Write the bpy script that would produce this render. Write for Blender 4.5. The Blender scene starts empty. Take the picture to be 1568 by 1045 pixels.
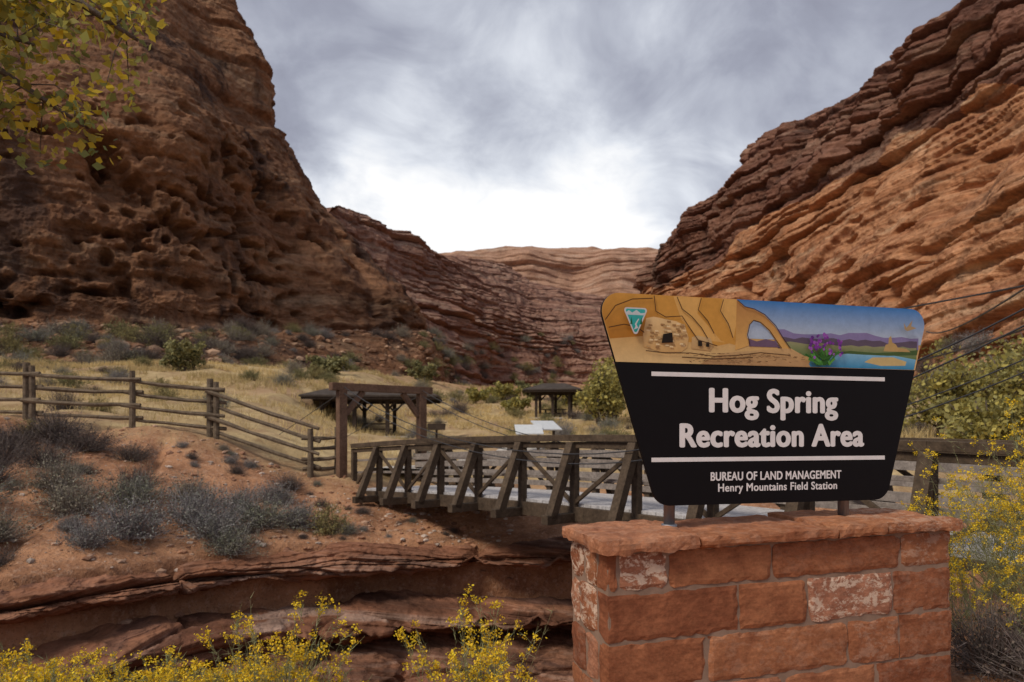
import bpy, math, random
import numpy as np
from mathutils import Vector, Matrix
random.seed(7); rng=np.random.default_rng(7)
scene=bpy.context.scene
col=scene.collection

# ------------------------------------------------------------------ noise
def _hash(ix,iy,iz,seed):
    h=(ix*374761393+iy*668265263+iz*2147483647+seed*1274126177)&0xffffffff
    h=((h^(h>>13))*1274126177)&0xffffffff
    h=((h^(h>>15))*1103515245)&0xffffffff
    h=h^(h>>14)
    return (h&0xffffff)/float(0xffffff)*2-1
def vn(x,y,z,seed=0):
    x=np.asarray(x,float);y=np.asarray(y,float)+0*x;z=np.asarray(z,float)+0*x
    fx=np.floor(x);fy=np.floor(y);fz=np.floor(z)
    ix=fx.astype(np.int64);iy=fy.astype(np.int64);iz=fz.astype(np.int64)
    tx=x-fx;ty=y-fy;tz=z-fz
    sx=tx*tx*(3-2*tx);sy=ty*ty*(3-2*ty);sz=tz*tz*(3-2*tz)
    r=0
    for a in (0,1):
        for b in (0,1):
            for c in (0,1):
                w=(sx if a else 1-sx)*(sy if b else 1-sy)*(sz if c else 1-sz)
                r=r+w*_hash(ix+a,iy+b,iz+c,seed)
    return r
def fbm(x,y,z,oct=4,seed=0,gain=.5):
    r=0;a=1;f=1
    for i in range(oct):
        r=r+a*vn(x*f+i*13.7,y*f-i*7.1,z*f+i*3.3,seed+i);a*=gain;f*=2.03
    return r
def sstep(t):
    t=np.clip(t,0,1);return t*t*(3-2*t)
def ledge(ph,cut=.5):
    f=ph-np.floor(ph);r=sstep((f-.08)/.12)
    return r*(1-.85*f)-(1-r)*cut

# ------------------------------------------------------------------ mesh helpers
def link(o,parent=None):
    col.objects.link(o)
    if parent: o.parent=parent
    return o
def empty(name,loc=(0,0,0)):
    e=bpy.data.objects.new(name,None);e.location=loc;e.empty_display_size=.2;col.objects.link(e);return e
def npmesh(name,V,F,mat,cols=None,smooth=False):
    V=np.asarray(V,np.float32);F=np.asarray(F,np.int32)
    me=bpy.data.meshes.new(name);k=F.shape[1]
    me.vertices.add(len(V));me.vertices.foreach_set("co",V.ravel())
    me.loops.add(F.size);me.loops.foreach_set("vertex_index",F.ravel())
    me.polygons.add(len(F))
    me.polygons.foreach_set("loop_start",np.arange(0,F.size,k,dtype=np.int32))
    me.polygons.foreach_set("loop_total",np.full(len(F),k,np.int32))
    me.polygons.foreach_set("use_smooth",np.full(len(F),smooth,bool))
    me.update(calc_edges=True)
    if cols is not None:
        a=me.color_attributes.new("Col",'FLOAT_COLOR','POINT')
        c=np.ones((len(V),4),np.float32);c[:,:3]=cols
        a.data.foreach_set("color",c.ravel())
    me.materials.append(mat)
    return me
def npobj(name,V,F,mat,cols=None,smooth=False,parent=None):
    return link(bpy.data.objects.new(name,npmesh(name,V,F,mat,cols,smooth)),parent)
class Acc:
    def __init__(s): s.v=[];s.f=[]
    def box8(s,c):
        n=len(s.v);s.v+= [tuple(p) for p in c]
        for q in ((0,3,2,1),(4,5,6,7),(0,1,5,4),(1,2,6,5),(2,3,7,6),(3,0,4,7)): s.f.append(tuple(n+i for i in q))
    def beam(s,p0,p1,w,h,up=(0,0,1)):
        p0=Vector(p0);p1=Vector(p1);d=(p1-p0).normalized();u=Vector(up)
        if abs(d.dot(u))>.98:u=Vector((1,0,0))
        r=d.cross(u).normalized();u=r.cross(d).normalized()
        s.box8([p+r*a*w/2+u*b*h/2 for p in (p0,p1) for a,b in ((-1,-1),(1,-1),(1,1),(-1,1))])
    def post(s,x,y,z0,z1,w,ax):
        a=Vector((ax[0],ax[1],0)).normalized();b=Vector((-a.y,a.x,0))
        c=[Vector((x,y,z))+a*i*w/2+b*j*w/2 for z in (z0,z1) for i,j in ((-1,-1),(1,-1),(1,1),(-1,1))]
        s.box8(c)
    def tube(s,pts,rad,n=8,cap=True,jit=0):
        pts=[Vector(p) for p in pts];base=len(s.v);m=len(pts)
        for i,p in enumerate(pts):
            d=(pts[min(i+1,m-1)]-pts[max(i-1,0)]).normalized()
            u=Vector((0,0,1)) if abs(d.z)<.9 else Vector((1,0,0))
            a=d.cross(u).normalized();b=a.cross(d)
            r=rad[i] if isinstance(rad,(list,tuple)) else rad
            for k in range(n):
                t=2*math.pi*k/n;rr=r*(1+random.uniform(-jit,jit))
                s.v.append(tuple(p+a*math.cos(t)*rr+b*math.sin(t)*rr))
        for i in range(m-1):
            for k in range(n):
                k2=(k+1)%n
                s.f.append((base+i*n+k,base+i*n+k2,base+(i+1)*n+k2,base+(i+1)*n+k))
        if cap:
            s.f.append(tuple(base+k for k in range(n))[::-1]);s.f.append(tuple(base+(m-1)*n+k for k in range(n)))
    def obj(s,name,mat,parent=None,bevel=0,smooth=False):
        me=bpy.data.meshes.new(name);me.from_pydata(s.v,[],s.f);me.materials.append(mat)
        import bmesh
        bm=bmesh.new();bm.from_mesh(me);bmesh.ops.recalc_face_normals(bm,faces=bm.faces);bm.to_mesh(me);bm.free()
        if smooth:
            for p in me.polygons:p.use_smooth=True
        o=link(bpy.data.objects.new(name,me),parent)
        if bevel:
            b=o.modifiers.new("b",'BEVEL');b.width=bevel;b.segments=2;b.limit_method='ANGLE'
        return o

# ------------------------------------------------------------------ materials
class N:
    def __init__(s,name,world=False):
        if world: s.t=world.node_tree
        else:
            s.m=bpy.data.materials.new(name);s.m.use_nodes=True;s.t=s.m.node_tree
        s.t.nodes.clear()
    def n(s,ty,**k):
        x=s.t.nodes.new(ty)
        for a,b in k.items(): setattr(x,a,b)
        return x
    def l(s,a,b): s.t.links.new(a,b)
    def set(s,sock,v):
        if hasattr(v,'is_output'): s.l(v,sock)
        else: sock.default_value=v
    def math(s,op,a,b=0,c=0,clamp=False):
        x=s.n('ShaderNodeMath',operation=op,use_clamp=clamp)
        s.set(x.inputs[0],a);s.set(x.inputs[1],b);s.set(x.inputs[2],c);return x.outputs[0]
    def vmath(s,op,a,b):
        x=s.n('ShaderNodeVectorMath',operation=op);s.set(x.inputs[0],a);s.set(x.inputs[1],b);return x
    def noise(s,vec,scale,detail=5,rough=.55,dist=0):
        x=s.n('ShaderNodeTexNoise');s.l(vec,x.inputs['Vector']);x.inputs['Scale'].default_value=scale
        x.inputs['Detail'].default_value=detail;x.inputs['Roughness'].default_value=rough;x.inputs['Distortion'].default_value=dist
        return x.outputs['Fac']
    def ramp(s,f,stops,interp='LINEAR'):
        x=s.n('ShaderNodeValToRGB');s.l(f,x.inputs[0]);e=x.color_ramp.elements;x.color_ramp.interpolation=interp
        while len(e)<len(stops): e.new(.5)
        for i,(p,c) in enumerate(stops):
            e[i].position=p
            if not isinstance(c,tuple): c=(c,c,c)
            e[i].color=(*c,1)
        return x.outputs[0]
    def mix(s,f,a,b,mode='MIX'):
        x=s.n('ShaderNodeMix',data_type='RGBA',blend_type=mode)
        s.set(x.inputs[0],f)
        for i,v in ((6,a),(7,b)):
            if isinstance(v,tuple): v=(*v[:3],1)
            s.set(x.inputs[i],v)
        return x.outputs[2]
    def scaled(s,vec,sc):
        x=s.vmath('MULTIPLY',vec,sc);return x.outputs[0]
    def out(s,colr,rough=.9,bump=None,bstr=.5,bdist=.1,spec=.25,metal=0,extra=None):
        b=s.n('ShaderNodeBsdfPrincipled');o=s.n('ShaderNodeOutputMaterial')
        if isinstance(colr,tuple): colr=(*colr[:3],1)
        s.set(b.inputs['Base Color'],colr);s.set(b.inputs['Roughness'],rough);b.inputs['Specular IOR Level'].default_value=spec
        b.inputs['Metallic'].default_value=metal
        if bump is not None:
            k=s.n('ShaderNodeBump');k.inputs['Strength'].default_value=bstr;k.inputs['Distance'].default_value=bdist
            s.l(bump,k.inputs['Height']);s.l(k.outputs[0],b.inputs['Normal'])
        s.l(b.outputs[0],o.inputs[0]);return s.m
def pos(m): return m.n('ShaderNodeNewGeometry').outputs['Position']

def rock_mat(name,stops,streak=.5,zs=.35,fine=(1.6,.35),dark=(.07,.042,.032),bdist=.35,pale=(.5,.33,.2),palef=.65,ss=.22,lo=.62,mk=(.44,.6)):
    m=N(name);p=pos(m)
    warp=m.noise(p,.03,2)
    sp=m.n('ShaderNodeSeparateXYZ');m.l(p,sp.inputs[0])
    zz=m.math('ADD',sp.outputs[2],m.math('MULTIPLY',warp,9))
    cb=m.n('ShaderNodeCombineXYZ');m.l(sp.outputs[0],cb.inputs[0]);m.l(sp.outputs[1],cb.inputs[1]);m.l(zz,cb.inputs[2])
    q=cb.outputs[0]
    s1=m.noise(m.scaled(q,(.03,.03,zs)),1,4,.65)
    c=m.ramp(s1,stops)
    s2=m.noise(m.scaled(q,(.1,.1,fine[0])),1,4,.7)
    c=m.mix(m.ramp(s2,[(.38,0.0),(.6,1.0)]),m.mix(1,c,(.68,.62,.58),'MULTIPLY'),c)
    pl=m.ramp(m.noise(m.scaled(q,(.04,.04,fine[1])),1,4,.75),[(.53,0.0),(.66,palef)])
    c=m.mix(pl,c,pale)
    st=m.noise(m.scaled(p,(ss,ss,ss*.1)),1,4,.7)
    pm=m.noise(p,ss*.22,3)
    stf=m.math('MULTIPLY',m.ramp(st,[(.48,0.0),(.6,1.0)]),m.ramp(pm,[(mk[0],0.0),(mk[1],streak)]))
    c=m.mix(stf,c,dark)
    sm=m.noise(p,1.1,5,.78)
    c=m.mix(1,c,m.ramp(sm,[(.3,lo),(.68,1.2)]),'MULTIPLY')
    h=m.math('ADD',m.math('MULTIPLY',s2,1.0),m.math('MULTIPLY',sm,1.2))
    h=m.math('ADD',h,m.math('MULTIPLY',m.noise(m.scaled(p,(1,1,2.4)),2.9,3,.75),.4))
    return m.out(c,.95,h,.85,bdist,.12)

M={}
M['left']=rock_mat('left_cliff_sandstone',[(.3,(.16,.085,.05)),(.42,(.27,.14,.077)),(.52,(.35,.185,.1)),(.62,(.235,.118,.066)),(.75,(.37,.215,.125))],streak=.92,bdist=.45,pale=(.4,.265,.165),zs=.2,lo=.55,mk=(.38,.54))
M['right']=rock_mat('right_cliff_sandstone',[(.3,(.32,.15,.08)),(.42,(.54,.25,.12)),(.52,(.65,.34,.18)),(.62,(.46,.2,.1)),(.75,(.66,.4,.235))],streak=.55,pale=(.7,.48,.3),bdist=.45,lo=.58)
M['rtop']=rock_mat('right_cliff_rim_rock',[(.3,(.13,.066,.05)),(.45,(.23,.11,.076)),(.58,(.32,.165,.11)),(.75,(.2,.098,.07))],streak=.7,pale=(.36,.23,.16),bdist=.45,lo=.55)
M['mid']=rock_mat('layered_ledge_rock',[(.32,(.22,.12,.092)),(.43,(.38,.21,.155)),(.52,(.5,.3,.215)),(.61,(.28,.15,.115)),(.75,(.52,.35,.26))],streak=.3,zs=.5,fine=(1.6,.7),pale=(.56,.41,.3),bdist=.7)
M['far']=rock_mat('far_mesa_rock',[(.3,(.48,.28,.2)),(.5,(.6,.37,.25)),(.7,(.5,.29,.2)),(.85,(.6,.41,.29))],streak=.3,zs=.2,fine=(.6,.25),pale=(.66,.48,.36),bdist=1.0,ss=.08)
M['bank']=rock_mat('wash_bank_rock',[(.3,(.11,.058,.042)),(.42,(.27,.125,.075)),(.52,(.38,.185,.11)),(.6,(.16,.083,.062)),(.75,(.42,.28,.205))],streak=.7,zs=2.4,fine=(9,3.0),bdist=.09,pale=(.48,.35,.28),ss=.8,lo=.55)

def ground_mat():
    m=N('ground_soil');p=pos(m);sp=m.n('ShaderNodeSeparateXYZ');m.l(p,sp.inputs[0])
    a=m.noise(p,.9,6,.75);b=m.noise(p,9,4,.75);e=m.noise(p,.25,3)
    red=m.mix(m.ramp(a,[(.38,0.0),(.62,1.0)]),(.25,.12,.065),(.5,.26,.14))
    red=m.mix(m.ramp(b,[(.52,0.0),(.68,.6)]),red,(.55,.36,.25))
    red=m.mix(m.ramp(m.noise(p,22,3,.7),[(.54,0.0),(.64,.5)]),red,(.15,.08,.05))
    straw=m.mix(m.ramp(a,[(.35,0.0),(.65,1.0)]),(.3,.2,.1),(.56,.43,.23))
    straw=m.mix(m.ramp(e,[(.48,0.0),(.62,.6)]),straw,(.33,.2,.125))
    yy=m.math('ADD',sp.outputs[1],m.math('MULTIPLY',a,3))
    f=m.ramp(m.math('MULTIPLY',m.math('SUBTRACT',yy,16.6),.5,clamp=True),[(0,0.0),(1,1.0)])
    f2=m.math('SUBTRACT',1,m.math('MULTIPLY',m.math('SUBTRACT',sp.outputs[1],60),.02,clamp=True))
    c=m.mix(m.math('MULTIPLY',f,f2),red,straw)
    return m.out(c,.97,m.math('ADD',a,m.math('MULTIPLY',b,.5)),.9,.1,.1)
M['ground']=ground_mat()

def wood(name,c1,c2,scale=6,bd=.01,rough=.85):
    m=N(name);tc=m.n('ShaderNodeTexCoord').outputs['Object']
    a=m.noise(tc,scale,5,.75);b=m.noise(tc,scale*6,3,.7)
    c=m.mix(m.ramp(a,[(.3,0.0),(.7,1.0)]),c1,c2)
    c=m.mix(1,c,m.ramp(b,[(.3,.6),(.7,1.15)]),'MULTIPLY')
    return m.out(c,rough,b,.6,bd,.25)
M['fence']=wood('weathered_fence_wood',(.09,.064,.042),(.25,.19,.13),5)
M['bridge']=wood('brown_bridge_timber',(.055,.037,.024),(.135,.095,.062),3)
M['rail']=wood('grey_rail_board',(.2,.165,.145),(.36,.31,.27),3)
M['deck']=wood('bridge_deck_planks',(.46,.44,.44),(.62,.6,.6),3)
M['gate']=wood('gate_timber',(.12,.066,.04),(.22,.13,.085),4)
M['concrete']=wood('path_concrete',(.42,.38,.33),(.58,.54,.48),2)
M['roof']=wood('shelter_roof',(.04,.03,.024),(.1,.078,.062),3)
M['dark']=wood('dark_post',(.04,.028,.02),(.085,.06,.045),4)
def simple(name,c,rough=.6,metal=0,spec=.4,var=.12):
    m=N(name);tc=m.n('ShaderNodeTexCoord').outputs['Object'];a=m.noise(tc,9,4,.7)
    cc=m.mix(1,c,m.ramp(a,[(.3,1-var),(.7,1+var*.3)]),'MULTIPLY')
    return m.out(cc,rough,None,metal=metal,spec=spec)
M['steel']=simple('galvanised_steel',(.3,.3,.32),.45,.8)
M['cable']=simple('steel_cable',(.05,.05,.055),.6,.3)
M['black']=simple('sign_black',(.006,.005,.006),.55,0,.14)
M['white']=simple('sign_white',(.82,.79,.78),.6,0,.2)
M['panelw']=simple('panel_white',(.6,.62,.62),.4)
def vcol(name,rough=.8,trans=.25,spec=.2):
    m=N(name);a=m.n('ShaderNodeAttribute');a.attribute_name='Col'
    b=m.n('ShaderNodeBsdfPrincipled');m.l(a.outputs['Color'],b.inputs['Base Color']);b.inputs['Roughness'].default_value=rough
    b.inputs['Specular IOR Level'].default_value=spec
    if trans:
        t=m.n('ShaderNodeBsdfTranslucent');m.l(a.outputs['Color'],t.inputs[0])
        x=m.n('ShaderNodeMixShader');x.inputs[0].default_value=trans;m.l(b.outputs[0],x.inputs[1]);m.l(t.outputs[0],x.inputs[2]);r=x.outputs[0]
    else: r=b.outputs[0]
    o=m.n('ShaderNodeOutputMaterial');m.l(r,o.inputs[0]);return m.m
M['leaf']=vcol('foliage',.7,.3);M['autumn']=vcol('autumn_leaves',.6,.5);M['twig']=vcol('dry_twigs',.9,0,.1);M['stone']=vcol('loose_stone',.9,0,.12)
M['bark']=wood('bark',(.08,.06,.045),(.2,.16,.13),8,.02)

# ------------------------------------------------------------------ terrain
Ex=[-60,-12,-9,-6.75,-5.1,-2.7,1,5,10,20,60];Ey=[0,6.5,7.6,9,11,12.4,12.8,13.0,14.5,19,38]
Nx=[-60,-12,-3,1,3,4.2,6,12,20,60];Ny=[-6,2.6,4.2,4.5,5.1,6.8,8.5,11.5,15,32]
TX=np.array([-40,-12,-9,-7,-4.65,-3,2,10,40.0]);TY=np.array([16,20,25,38,55,85,130,200,320.0])
TZ=np.array([[2.2,1.85,1.8,1.5,.72,.4,.4,.5,.8],[2.6,2.2,2.05,1.7,1.0,.75,.7,.8,1.0],[3.3,2.7,2.3,1.7,1.15,1.0,1.0,1.2,1.4],
[5.2,3.9,2.2,1.2,1.2,1.3,1.5,1.7,2.2],[8,6.4,5.2,4.0,3.4,3.1,2.9,3.2,4],[9,8.5,8,7.6,7.2,7,7,7,7],[10.5]*9,[16]*9,[25]*9],float)
def table(x,y):
    xi=np.clip(np.interp(x,TX,np.arange(len(TX))),0,len(TX)-1.001);yi=np.clip(np.interp(y,TY,np.arange(len(TY))),0,len(TY)-1.001)
    a=xi.astype(int);b=yi.astype(int);u=xi-a;v=yi-b
    return (TZ[b,a]*(1-u)+TZ[b,a+1]*u)*(1-v)+(TZ[b+1,a]*(1-u)+TZ[b+1,a+1]*u)*v
def H(x,y):
    x=np.asarray(x,float);y=np.asarray(y,float)
    ye=np.interp(x,Ex,Ey);yn=np.interp(x,Nx,Ny)
    far=table(x,np.maximum(y,16))
    y16=np.maximum(16,ye+3)
    s=np.clip((y-ye)/(y16-ye),0,1)
    farz=np.where(y<y16,-.55+(table(x,y16)+.55)*s**.9,far)
    n=fbm(x*.5,y*.5,0,6,3,.55)*.17+fbm(x*.12,y*.12,5,3,9)*.22*np.clip((y-17)/15,0,1)
    rill=-.22*np.clip(1-np.abs(vn(x*.9+.3*y,y*.2,1,19))*3.2,0,1)*sstep((16.5-y)/2)
    farz=farz+(n+rill)*np.clip((y-ye)*.8,0,1)
    near=.38*sstep((x-2.9)/1.8)-.35*sstep((y-3.4)/1.4)*sstep((2.6-x)/1.5)+fbm(x*.8,y*.8,2,4,5)*.04
    tf=sstep((y-(ye+.0))/.45);tn=sstep((yn+.9-y)/.9)
    a=-4.2+(farz+4.2)*tf;b=-4.2+(near+4.2)*tn
    return np.maximum(a,b)
def axis(segs):
    out=[]
    for a,b,st in segs: out+=list(np.arange(a,b,st))
    out.append(segs[-1][1]);return np.array(out)
ax=axis([(-3000,-400,260),(-400,-80,20),(-80,-16,.8),(-16,12,.08),(12,40,.35),(40,90,1.5),(90,400,20),(400,3000,260)])
ay=axis([(-800,-60,60),(-60,-4,3),(-4,6,.25),(6,20,.07),(20,45,.25),(45,110,.8),(110,320,2.5),(320,3200,180)])
X,Y=np.meshgrid(ax,ay);Z=H(X.ravel(),Y.ravel())
def gridfaces(r,c):
    i=np.arange((r-1)*(c-1));a=(i//(c-1))*c+i%(c-1)
    return np.stack([a,a+1,a+c+1,a+c],1)
npobj('ground',np.stack([X.ravel(),Y.ravel(),Z],1),gridfaces(len(ay),len(ax)),M['ground'],smooth=True)

# ------------------------------------------------------------------ lofted rock faces
def crw(n,m):
    t=np.linspace(0,n-1,m);i=np.clip(t.astype(int),0,n-2);u=t-i
    W=np.zeros((m,n));w=[-.5*u**3+u**2-.5*u,1.5*u**3-2.5*u**2+1,-1.5*u**3+2*u**2+.5*u,.5*u**3-.5*u**2]
    for k in range(4):
        j=i-1+k
        for q in range(m):
            jj=j[q]
            if jj<0: W[q,0]+=2*w[k][q];W[q,1]-=w[k][q]
            elif jj>=n: W[q,n-1]+=2*w[k][q];W[q,n-2]-=w[k][q]
            else: W[q,jj]+=w[k][q]
    return W
def loft(ctrl,R,C,colmap=None):
    G=np.array(ctrl,float)
    P=np.einsum('ri,ijk->rjk',crw(G.shape[0],R),G);P=np.einsum('cj,rjk->rck',crw(G.shape[1],C),P);return P
def normals(P):
    du=np.gradient(P,axis=1);dv=np.gradient(P,axis=0);n=np.cross(du,dv);n/=np.linalg.norm(n,axis=2,keepdims=True)+1e-9;return n
def make_loft(name,ctrl,R,C,mat,disp,smooth=True):
    P=loft(ctrl,R,C);n=normals(P)
    u,v=np.meshgrid(np.linspace(0,1,C),np.linspace(0,1,R))
    d=disp(P[...,0],P[...,1],P[...,2],u,v)
    nn=n.copy();nn[...,2]*=.35
    P=P+nn*d[...,None]
    o=npobj(name,P.reshape(-1,3),gridfaces(R,C),mat,smooth=smooth)
    return o,P
def msk(x,y,w,f,fz,seed,lo=.1): return np.clip(.5+1.1*vn(x*f,y*f,w*fz,seed),lo,1.3)

# left cliff
LC=[
[(-41.5,40,2.9),(-31.5,42,2.9),(-26.7,44,3.0),(-22.2,48,3.0),(-19.7,58,3.4),(-8.5,85,5.2),(-8.5,130,8)],
[(-56,54,9.9),(-43.5,58,10.5),(-37,61,11),(-30.6,66,11.7),(-25.8,76,13.2),(-11.2,98,16.1),(-16,135,18)],
[(-57,55,13.4),(-44.3,59,14.3),(-38,62.5,15),(-31.5,68,15.3),(-26.8,79,16.7),(-14.4,101,22.4),(-22,135,24)],
[(-59,57,21.5),(-45.8,61,22.9),(-39.5,65,24.3),(-33.2,71,26.4),(-30.2,84,30.9),(-28.6,104,37.9),(-42,135,38)],
[(-62,60,32.5),(-48.8,65,34.6),(-41.9,69,36.2),(-36.5,76,37.9),(-36.0,89,41.6),(-36.1,106,48.2),(-52,135,48)],
[(-70,66,40),(-54,72,43.4),(-46.7,77,46.3),(-42.5,84,50.2),(-42.4,96,57),(-41.8,108,64),(-60,135,64)],
[(-85,78,54),(-68,86,60),(-60,92,65),(-53,100,69),(-51,108,71),(-48,112,71.3),(-65,140,71)],
[(-120,140,60),(-105,145,64),(-95,150,68),(-85,155,70),(-78,160,72),(-70,165,72),(-85,180,72)]]
def dl(x,y,z,u,v):
    w=z+5*vn(x*.03,y*.03,z*.04,11)-.06*x+1.5*vn(x*.1,y*.1,z*.1,13)
    talus=1-sstep((v-.12)/.04)
    big=2.0*fbm(x*.06,y*.06,z*.05,3,1)
    lay=.6*msk(x,y,z,.05,.08,12,0)*ledge(w/7.5)+.2*msk(x,y,z,.09,.2,14,0)*ledge(w/1.9+.8*vn(x*.1,y*.1,0,3))
    jt=np.clip(1-np.abs(vn(x*.11+z*.03,y*.11,z*.02,4))*7,0,1)
    dg=np.clip(1-np.abs(vn((x+z*.9)*.16,(y)*.05,0,9))*6,0,1)*sstep((u-.45)/.15)*sstep((.55-v)/.1)
    fine=.5*fbm(x*.4,y*.4,z*.45,5,6,.62)
    d=(big+lay+fine-.7*jt-1.2*dg)*(1-talus)+talus*(.7*fbm(x*.25,y*.25,z*.3,6,7,.65))
    pm=sstep((vn(x*.06,y*.06,z*.09,21)+.3)/.4)*sstep((v-.17)/.06)*sstep((.58-v)/.1)*sstep((.75-u)/.1)
    pit=np.clip(fbm(x*.33,y*.33,z*.6,3,22,.5)-.2,0,.5)
    d=d-8.0*pit*pm
    pit2=np.clip(vn(x*.8,y*.8,z*1.1,31)-.34,0,.4)*pm
    d=d-7*pit2
    pit3=np.clip(vn(x*.5,y*.5,z*.8,33)-.52,0,.4)*(1-talus)*sstep((.6-v)/.1)
    d=d-9*pit3
    d=d-1.8*np.exp(-((v-.165)/.012)**2)*(.5+.5*vn(x*.1,y*.1,0,8))
    d=d+1.2*sstep((.575-v)/.012)*sstep((v-.42)/.1)
    return d
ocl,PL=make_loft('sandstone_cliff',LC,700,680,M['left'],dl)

RC=[
[(44,38,3.0),(40.3,46,3.4),(41.3,55,3.8),(44.2,75,4.8),(44.6,100,6.0),(43.4,135,8.0),(40.7,180,10.6),(33,215,12)],
[(54,46,18),(49,58,19),(48.5,70,20),(49.5,90,21),(49.5,116,22),(47.5,148,24),(43.5,186,27),(39,218,28)],
[(66,68,39),(60,80,42.6),(58.4,96,43.8),(56.3,112,43.9),(53.6,138,45.8),(51.5,165,44.2),(45.2,195,45.5),(42,225,48)],
[(76,80,60),(67,92,60.5),(67,108,64),(69,124,65),(63,154,71),(57,174,66),(46.5,198,59),(46,230,52)],
[(130,105,64),(120,122,63),(120,140,66),(120,160,67),(110,190,71),(100,212,66),(90,235,58),(80,262,52)]]
RC=[r[::-1] for r in RC]
def dr(x,y,z,u,v):
    w=z+5*vn(x*.02,y*.02,z*.03,41)+.04*y+1.6*vn(x*.07,y*.07,z*.07,51)+2.5*vn(0*x,0*y,z*.11,52)
    lower=1-sstep((v-.5)/.05)
    d=2.6*msk(x,y,w,.03,.08,40)*ledge(w/6.3,.7)+.8*msk(x,y,w,.06,.3,50,0)*ledge(w/2.1+.6*vn(x*.05,y*.05,0,43),.6)+.1*ledge(w/.8+vn(x*.1,y*.1,0,44))
    d=d+2.2*fbm(x*.05,y*.05,z*.06,3,45)+.5*fbm(x*.33,y*.33,z*.5,4,46,.6)
    d=d+(1-lower)*(1.8*np.tanh(3*vn(x*.12,y*.12,z*.1,47))+1.4*fbm(x*.3,y*.3,z*.16,4,49,.6))
    pit=np.clip(vn(x*.2,y*.2,z*.7,48)-.33,0,.5)*lower
    return d-5.5*pit
ocr,PR=make_loft('sandstone_cliff',RC,640,980,M['right'],dr)
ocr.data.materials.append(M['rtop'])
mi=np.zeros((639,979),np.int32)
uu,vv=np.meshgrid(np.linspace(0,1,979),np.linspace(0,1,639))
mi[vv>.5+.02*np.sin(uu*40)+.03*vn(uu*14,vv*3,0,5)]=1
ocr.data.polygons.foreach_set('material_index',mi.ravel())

MC=[
[(-19,110,7.5),(-14.8,125,8.5),(-11.7,145,10),(-5.5,170,12),(2.9,190,14),(16.9,205,15.5),(36,215,16),(60,225,17)],
[(-26,118,19),(-18.6,135,21.6),(-14,157,25),(-6.8,184,29),(3.2,206,32),(19.3,222,34),(40,232,35),(64,240,36)],
[(-40,130,36),(-25,150,35),(-19,175,41),(-10.6,205,47.7),(1.3,235,52.8),(18.5,255,54),(40,270,54.5),(66,280,55)],
[(-39,150,52),(-35.5,160,53.6),(-33.4,190,54.3),(-25.3,222,59.3),(-14,250,64.5),(8,278,60),(40,292,58),(70,302,58)],
[(-90,200,50),(-90,210,52),(-90,240,52),(-70,280,58),(-40,320,62),(0,340,60),(40,350,58),(90,360,58)]]
def dm(x,y,z,u,v):
    w=z+2.5*vn(x*.02,y*.02,z*.02,61)+1.5*vn(0*x,0*y,z*.15,67)
    return 2.2*msk(x,y,w,.03,.1,68,.25)*ledge(w/4.9,.5)+1.0*msk(x,y,w,.04,.3,69,.1)*ledge(w/1.9+.7*vn(x*.03,y*.03,0,63),.4)+3.2*fbm(x*.04,y*.04,z*.03,3,64)+1.4*fbm(x*.16,y*.16,z*.16,5,65,.62)+1.5*np.tanh(3*vn(x*.09,y*.09,z*.05,66))*sstep((v-.5)/.2)
omc,PM=make_loft('layered_canyon_wall',MC,520,560,M['mid'],dm)
FC=[[(x,380,62) for x in (-140,-90,-40,20,80,150,220)],
[(x,412,z) for x,z in zip((-150,-95,-42,20,80,155,225),(90,90,91,95,95,92,90))],
[(x,440,z) for x,z in zip((-160,-100,-45,15,82,160,230),(112,112,116,119,121,116,112))],
[(x,540,z) for x,z in zip((-180,-110,-50,20,90,170,260),(112,112,114,118,120,116,112))]]
def df(x,y,z,u,v):
    w=z+4*vn(x*.01,y*.01,z*.02,71)
    alc=np.exp(-(((x-40)/14)**2+((z-98)/9)**2))
    return 4*msk(x,y,w,.015,.05,76,.1)*ledge(w/13,.3)+1.2*ledge(w/4+.5*vn(x*.02,y*.02,0,73),.3)+12*fbm(x*.018,y*.018,z*.02,4,74)+1.8*fbm(x*.1,y*.1,z*.1,3,75)-12*alc
make_loft('distant_mesa',FC,240,380,M['far'],df)

# rock bank of the wash
ed=[(-14,5.5),(-12,6.5),(-9,7.6),(-6.75,9),(-5.1,11),(-2.7,12.4),(1,12.8),(5,13),(10,14.5),(20,19)]
prof=[(-1.3,-.72),(-.55,-.5),(-.05,-.55),(.2,-.68),(.14,-.85),(-.85,-1.0),(-.8,-1.28),(.3,-1.42),(.9,-1.62),(.3,-1.9),(1.2,-2.1),(2.0,-2.45),(2.6,-3.0),(3.4,-4.2)]
rows=[]
for o,z in prof[::-1]:
    r=[]
    for i,(x,y) in enumerate(ed):
        a=ed[max(i-1,0)];b=ed[min(i+1,len(ed)-1)];tx,ty=b[0]-a[0],b[1]-a[1];L=math.hypot(tx,ty)
        r.append((x+ty/L*o,y-tx/L*o,z-.02*i*(z<-1)))
    rows.append(r)
def db(x,y,z,u,v):
    w=z+.3*vn(x*.25,y*.25,z*.3,81)+.04*x
    k=sstep(v/.1)*sstep((1-v)/.12)
    m1=msk(x,y,w,.4,.6,86)
    return k*(.42*m1*ledge(w/.5+.8*vn(x*.22,y*.22,0,82),.7)+.17*msk(x,y,w,.8,2,89)*ledge(w/.17+vn(x*.5,y*.5,0,83),.6)+.06*ledge(w/.06+vn(x,y,0,87),.5)+.4*fbm(x*.35,y*.35,z*.4,3,84)+.17*fbm(x*1.5,y*1.5,z*3.5,5,85,.62)-.4*np.clip(1-np.abs(vn(x*.8,y*.8,z*.15,88))*8,0,1))
make_loft('wash_rock_bank',rows,440,1050,M['bank'],db)

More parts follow.
